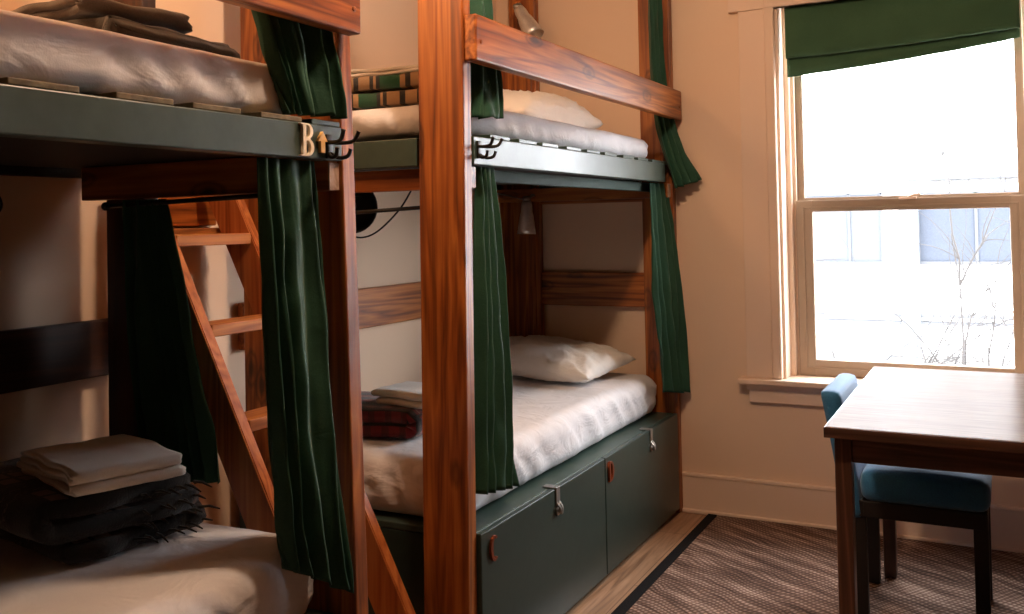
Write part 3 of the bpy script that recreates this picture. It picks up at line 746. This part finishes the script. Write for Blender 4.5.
# ------------------------------------------------------------------ lamps
def spot(pivot, axis, label, cord, base, scale=1):
    t = thing('reading_lamp', label, 'lamp', pivot, 'steel reading lamps'); A = Vector(axis).normalized(); p = Vector(pivot); s = scale
    prof = [(.006, 0), (.018, .004), (.022, .02), (.023, .045), (.024, .05), (.026, .055), (.029, .07), (.029, .074), (.032, .09), (.032, .094), (.035, .112), (.035, .116), (.038, .135), (.036, .135), (.030, .10), (.01, .085)]
    link('lamp_shade', lathe(B(), [(r*s, h*s) for r, h in prof], p, A, 28), 'steel', t, True)
    k = B(); b = Vector(base)
    lathe(k, [(.020*s, 0), (.020*s, .012*s), (.012*s, .018*s)], b, p-b, 18)
    tube(k, smooth_path([b, b.lerp(p, .5)+Vector((0, 0, .012)), p+A*.004], 5), .006*s, 10)
    lathe(k, [(.011*s, -.014*s), (.013*s, 0), (.011*s, .014*s)], p-A*.006, A.orthogonal(), 14)
    link('bracket', k, 'steel_dark', t, True)
    if cord: link('cord', tube(B(), smooth_path(cord, 8), .003, 8), 'cable_grey', t, True)
    return t
spot((-1.985, 4.00, 1.405), (-.02, -.02, -1), 'steel reading lamp pointing down at right lower berth', [(-1.985, 4.0, 1.405), (-2.03, 3.85, 1.43), (-1.98, 3.3, 1.458)], (-1.965, 4.075, 1.425), 1.18)
spot((-2.0, 3.98, 2.315), (.52, -.1, -.83), 'steel reading lamp tilted on the corner plank above right upper berth', None, (-2.03, 4.13, 2.25), 1.3)
def clip_lamp(c, r, label, cord, axis):
    t = thing('clip_lamp', label, 'lamp', c, 'dark clip lamps'); c = Vector(c); A = Vector(axis).normalized()
    prof = [(r*math.sin(a), -r*.55*math.cos(a)) for a in [i*PI/2/10 for i in range(11)]]
    prof = prof+[(x*.94, h+.002) for x, h in prof[::-1]]
    link('lamp_shade', lathe(B(), prof, c, A, 32), 'dark_shade', t, True)
    k = B(); e = c-A*r*.5; lathe(k, [(.014, -.002), (.014, .05), (.008, .055)], e, -A, 14)
    box(k, (e.x-.012, e.x+.03), (e.y-.02, e.y+.01), (e.z+.03, e.z+.07), bev=.004); tube(k, [e, e+Vector((.01, 0, .06))], .006)
    link('clamp', k, 'black_metal', t, True)
    if cord: link('cord', tube(B(), smooth_path(cord, 8), .0028, 8), 'cable', t, True)
clip_lamp((-1.82, 2.42, 1.36), .085, 'dark round clip lamp hanging behind the left bunk post', [(-1.83, 2.43, 1.36), (-1.835, 2.41, 1.29), (-1.775, 2.40, 1.264), (-1.705, 2.40, 1.282), (-1.62, 2.40, 1.35), (-1.555, 2.38, 1.42)], (.45, -.85, -.1))

clip_lamp((-1.985, 1.285, 1.36), .065, 'dark clip lamp below the deck of left bunk, cut off by the photo edge', None, (.5, -.3, -.8))

# ------------------------------------------------------------------ table and chair
t = thing('table', 'dark walnut table with grey shiny top below the window', 'table', (.15, 3.1, 0))
TX0, TX1, TY0, TY1 = -.427, .80, 2.59, 3.69
link('tabletop', bx((TX0, TX1), (TY0, TY1), (.727, .7505), bev=.002), 'tabletop', t)
e = B(); box(e, (TX0-.001, TX1+.001), (TY0-.003, TY0+.002), (.722, .749), bev=.001); box(e, (TX0-.003, TX0+.002), (TY0-.003, TY1), (.722, .749), bev=.001)
link('edge_band', e, 'table', t)
for x in (-.408, TX1-.07):
    for y in (2.612, 3.63):
        link('leg', bx((x, x+.042), (y, y+.048), (.0105, .727), bev=.004), 'table_z', t)
link('apron', bx((-.366, TX1-.07), (2.622, 2.642), (.655, .727), bev=.003), 'table', t)
link('apron', bx((-.366, TX1-.07), (3.650, 3.670), (.655, .727), bev=.003), 'table', t)
link('apron', bx((-.398, -.378), (2.66, 3.63), (.655, .727), bev=.003), 'table_y', t)

def chair():
    t = thing('chair', 'blue upholstered chair tucked under the table', 'chair', (-.27, 3.42, 0))
    bm = rounded(B(), (-.43, 3.215, .385), (-.052, 3.60, .485), .035, .02); bm.normal_update()
    for v in bm.verts:
        u = (v.co.x+.241)/.19; w = (v.co.y-3.41)/.19
        if v.co.z > .44: v.co.z += .018*(1-u*u)*(1-w*w)
    link('seat', bm, 'blue', t, True)
    bm = rounded(B(), (-.032, 3.225, 0), (.032, 3.64, .405), .016, .02)
    for v in bm.verts:
        z = v.co.z; v.co.x += -.455-.062*(z/.41)**1.3; v.co.z = .325+z
    link('backrest', bm, 'blue', t, True)
    f = B(); box(f, (-.42, -.065), (3.228, 3.252), (.335, .387)); box(f, (-.42, -.065), (3.565, 3.59), (.335, .387)); box(f, (-.09, -.062), (3.23, 3.59), (.335, .387)); box(f, (-.435, -.41), (3.23, 3.59), (.335, .387))
    link('seat_frame', f, 'chair_leg', t)
    for (x, y) in ((-.455, 3.235), (-.455, 3.552), (-.103, 3.235), (-.103, 3.552)):
        bm = bx((x, x+.042), (y, y+.036), (.0105, .345), bev=.003)
        link('leg', bm, 'chair_leg', t)
chair()

# ------------------------------------------------------------------ roman blind
def blind():
    t = thing('roman_blind', 'green roman blind pulled up at the top of the window', 'blind', (-.36, 4.19, 2.17))
    def z1(u): return 1.982+(2.018-1.982)*u+.010*math.sin(u*PI)*-.6
    def z2(u): return 1.905+.078*u-.008*math.sin(u*PI)
    x0, x1 = -.805, .083; n = 60; bm = B(); G = []
    for i in range(n+1):
        u = i/n; x = x0+(x1-x0)*u; a, b = z1(u), z2(u); wv = .004*noise.noise(Vector((u*5, 0, 1)))
        prof = [(4.150, 2.222), (4.150+wv, 2.12), (4.151+wv, a+.03), (4.152, a+.006), (4.157, a), (4.165, a+.004), (4.168, a+.03), (4.170, a+.08), (4.176, a+.082), (4.178, a+.04),
                (4.176+wv, b+.04), (4.177, b+.006), (4.182, b), (4.190, b+.004), (4.194, b+.04), (4.198, b+.12), (4.2, 2.2)]
        G.append([bm.verts.new((x, y, z+.003*noise.noise(Vector((u*7, k*.4, 3))))) for k, (y, z) in enumerate(prof)])
    for i in range(n):
        for k in range(len(G[0])-1): bm.faces.new((G[i][k], G[i+1][k], G[i+1][k+1], G[i][k+1]))
    link('fabric', bm, 'blind', t, True, solid=.0015)
    link('head_rail', bx((-.80, .08), (4.152, 4.2), (2.185, 2.222), bev=.003), 'trim', t)
    link('lath', bx((-.79, .07), (4.160, 4.166), (2.06, 2.085), bev=.001), 'trim', t)
blind()

# ------------------------------------------------------------------ outside
def outside():
    g = B(); box(g, (-30, 30), (4.6, 40), (-3.3, -3.2), bev=0); struct('ground_outside', g, 'ground')
    t = thing('apartment_building', 'pale building with grey windows across from the window', 'building', (-1, 14, -3.2))
    f = B(); box(f, (-12, 12), (14, 18), (-3.2, 3.05), bev=0); link('wall', f, 'facade', t)
    def win(x0, x1, z0, z1, mat, bars=()):
        fr = B(); box(fr, (x0, x1), (13.94, 14.02), (z0-.035, z0+.01), bev=.004); box(fr, (x0, x0+.03), (13.95, 14.02), (z0, z1), bev=.004); box(fr, (x1-.03, x1), (13.95, 14.02), (z0, z1), bev=.004); box(fr, (x0, x1), (13.95, 14.02), (z1-.03, z1), bev=.004)
        for b_ in bars: box(fr, (b_-.02, b_+.02), (13.95, 14.02), (z0, z1), bev=.004)
        w_ = link('window', fr, 'ext_line', t); link('pane', bx((x0+.02, x1-.02), (13.97, 13.995), (z0, z1), bev=0), mat, w_)
    win(-2.9, -1.46, .66, 1.62, 'ext_glass2', (-1.9,))
    win(-1.02, .35, .66, 1.60, 'ext_glass', (-.30,))
    win(-1.02, .35, 3.3, 4.1, 'ext_glass2', (-.30,)) if False else None
    p = B(); box(p, (-1.24, -1.0), (13.85, 14.0), (-3.2, 1.72), bev=.01); link('column', p, 'facade_pipe', t)
    for (x0, x1, z) in ((-3.2, 1.2, -.06), (-3.2, 1.2, -.16), (-1.3, .5, 1.78), (-2.8, -1.5, 1.80), (-.9, .4, 1.72), (-.75, -.1, 2.12), (-.85, -.2, 2.78), (-.1, .5, 2.72)):
        link('ledge', bx((x0, x1), (13.88, 14.0), (z-.02, z+.02), bev=.004), 'ext_line', t)
    link('base_course', bx((-6, 6), (13.9, 14.0), (-3.2, -.60), bev=.004), 'ext_brick', t)
    for x in (-2.3, -1.7, -.7, -.1, .5):
        link('ledge', bx((x, x+.35), (13.86, 13.99), (-1.6, -.68), bev=.004), 'facade', t)
    # bare shrub a few metres off
    sh = thing('bare_shrub', 'leafless pale shrub of arching twigs just outside the window', 'shrub', (-.5, 7, -3.2))
    bm = B(); rr = random.Random(11)
    def twig(p, d, L, r, depth):
        pts = [p]; n = 7; dd = d.copy()
        for i in range(n):
            dd = (dd+Vector((rr.uniform(-.22, .22), rr.uniform(-.15, .15), -.10+rr.uniform(-.1, .1)))).normalized(); pts.append(pts[-1]+dd*L/n)
        tube(bm, pts, [r*(1-.75*i/n) for i in range(n+1)], 5)
        if depth:
            for _ in range(5):
                k = rr.randint(1, n-1); q = (dd+Vector((rr.uniform(-1, 1), rr.uniform(-.4, .4), rr.uniform(-.4, .9)))).normalized()
                twig(pts[k], q, L*rr.uniform(.3, .6), r*.5, depth-1)
    for i in range(17):
        x = -1.7+i*.115*1.0; twig(Vector((x+rr.uniform(-.05, .05), 7+rr.uniform(-.5, .5), -1.2)), Vector((rr.uniform(-.7, .7), 0, 1)).normalized(), rr.uniform(1.7, 2.6), .016, 2)
    st = link('branches', bm, 'branch', sh)
outside()

# ------------------------------------------------------------------ camera
f, cy, yaw, pitch, roll = 948.14, 202.46, math.radians(27.28537), math.radians(-1.23603), math.radians(1.13165)
F = Vector((-math.sin(yaw)*math.cos(pitch), math.cos(yaw)*math.cos(pitch), -math.sin(pitch))); R_ = Vector((math.cos(yaw), math.sin(yaw), 0)); D = F.cross(R_)
c, s = math.cos(roll), math.sin(roll); r2 = R_*c+D*s; d2 = -R_*s+D*c
cam = bpy.data.cameras.new('camera'); co = bpy.data.objects.new('camera', cam); C.objects.link(co)
m = Matrix((r2, -d2, -F)).transposed().to_4x4(); m.translation = (0, 0, 1.3); co.matrix_world = m
cam.sensor_width = 36; cam.lens = f/1024*36; cam.shift_y = -(307-cy)/1024; cam.clip_start = .05; cam.clip_end = 100
bpy.context.scene.camera = co

# ------------------------------------------------------------------ light
W = bpy.data.worlds.new('overcast_sky'); bpy.context.scene.world = W; W.use_nodes = True
bg = W.node_tree.nodes['Background']; bg.inputs['Color'].default_value = (.93, .96, 1.0, 1); bg.inputs['Strength'].default_value = 14.5
def lamp(kind, name, loc, energy, color, size, rot=None, portal=False, sy=None):
    l = bpy.data.lights.new(name, kind); l.energy = energy; l.color = color
    if kind == 'AREA':
        l.size = size
        if sy: l.shape = 'RECTANGLE'; l.size_y = sy
        if portal: l.cycles.is_portal = True
    elif kind == 'POINT': l.shadow_soft_size = size
    o = bpy.data.objects.new(name, l); C.objects.link(o); o.location = loc
    if rot: o.rotation_euler = rot
    return o
lamp('AREA', 'window_portal', ((WX0+WX1)/2, YS+.12, (WZ0+WZ1)/2), 1, (1, 1, 1), 1.0, (-PI/2, 0, 0), True, 1.68)
lamp('POINT', 'ceiling_bulb', (-1.9, 1.05, 2.40), 17, (1.0, .58, .30), .06)
lamp('POINT', 'ceiling_bulb', (-.75, 1.88, 2.65), 50, (1.0, .69, .47), .07)

sc = bpy.context.scene
sc.view_settings.view_transform = 'Standard'; sc.view_settings.look = 'None'; sc.view_settings.exposure = .65; sc.view_settings.gamma = 1; sc.view_settings.use_curve_mapping = False
sc.cycles.use_denoising = True; sc.cycles.max_bounces = 10; sc.cycles.diffuse_bounces = 6; sc.cycles.sample_clamp_indirect = 12
sc.cycles.caustics_reflective = False; sc.cycles.caustics_refractive = False
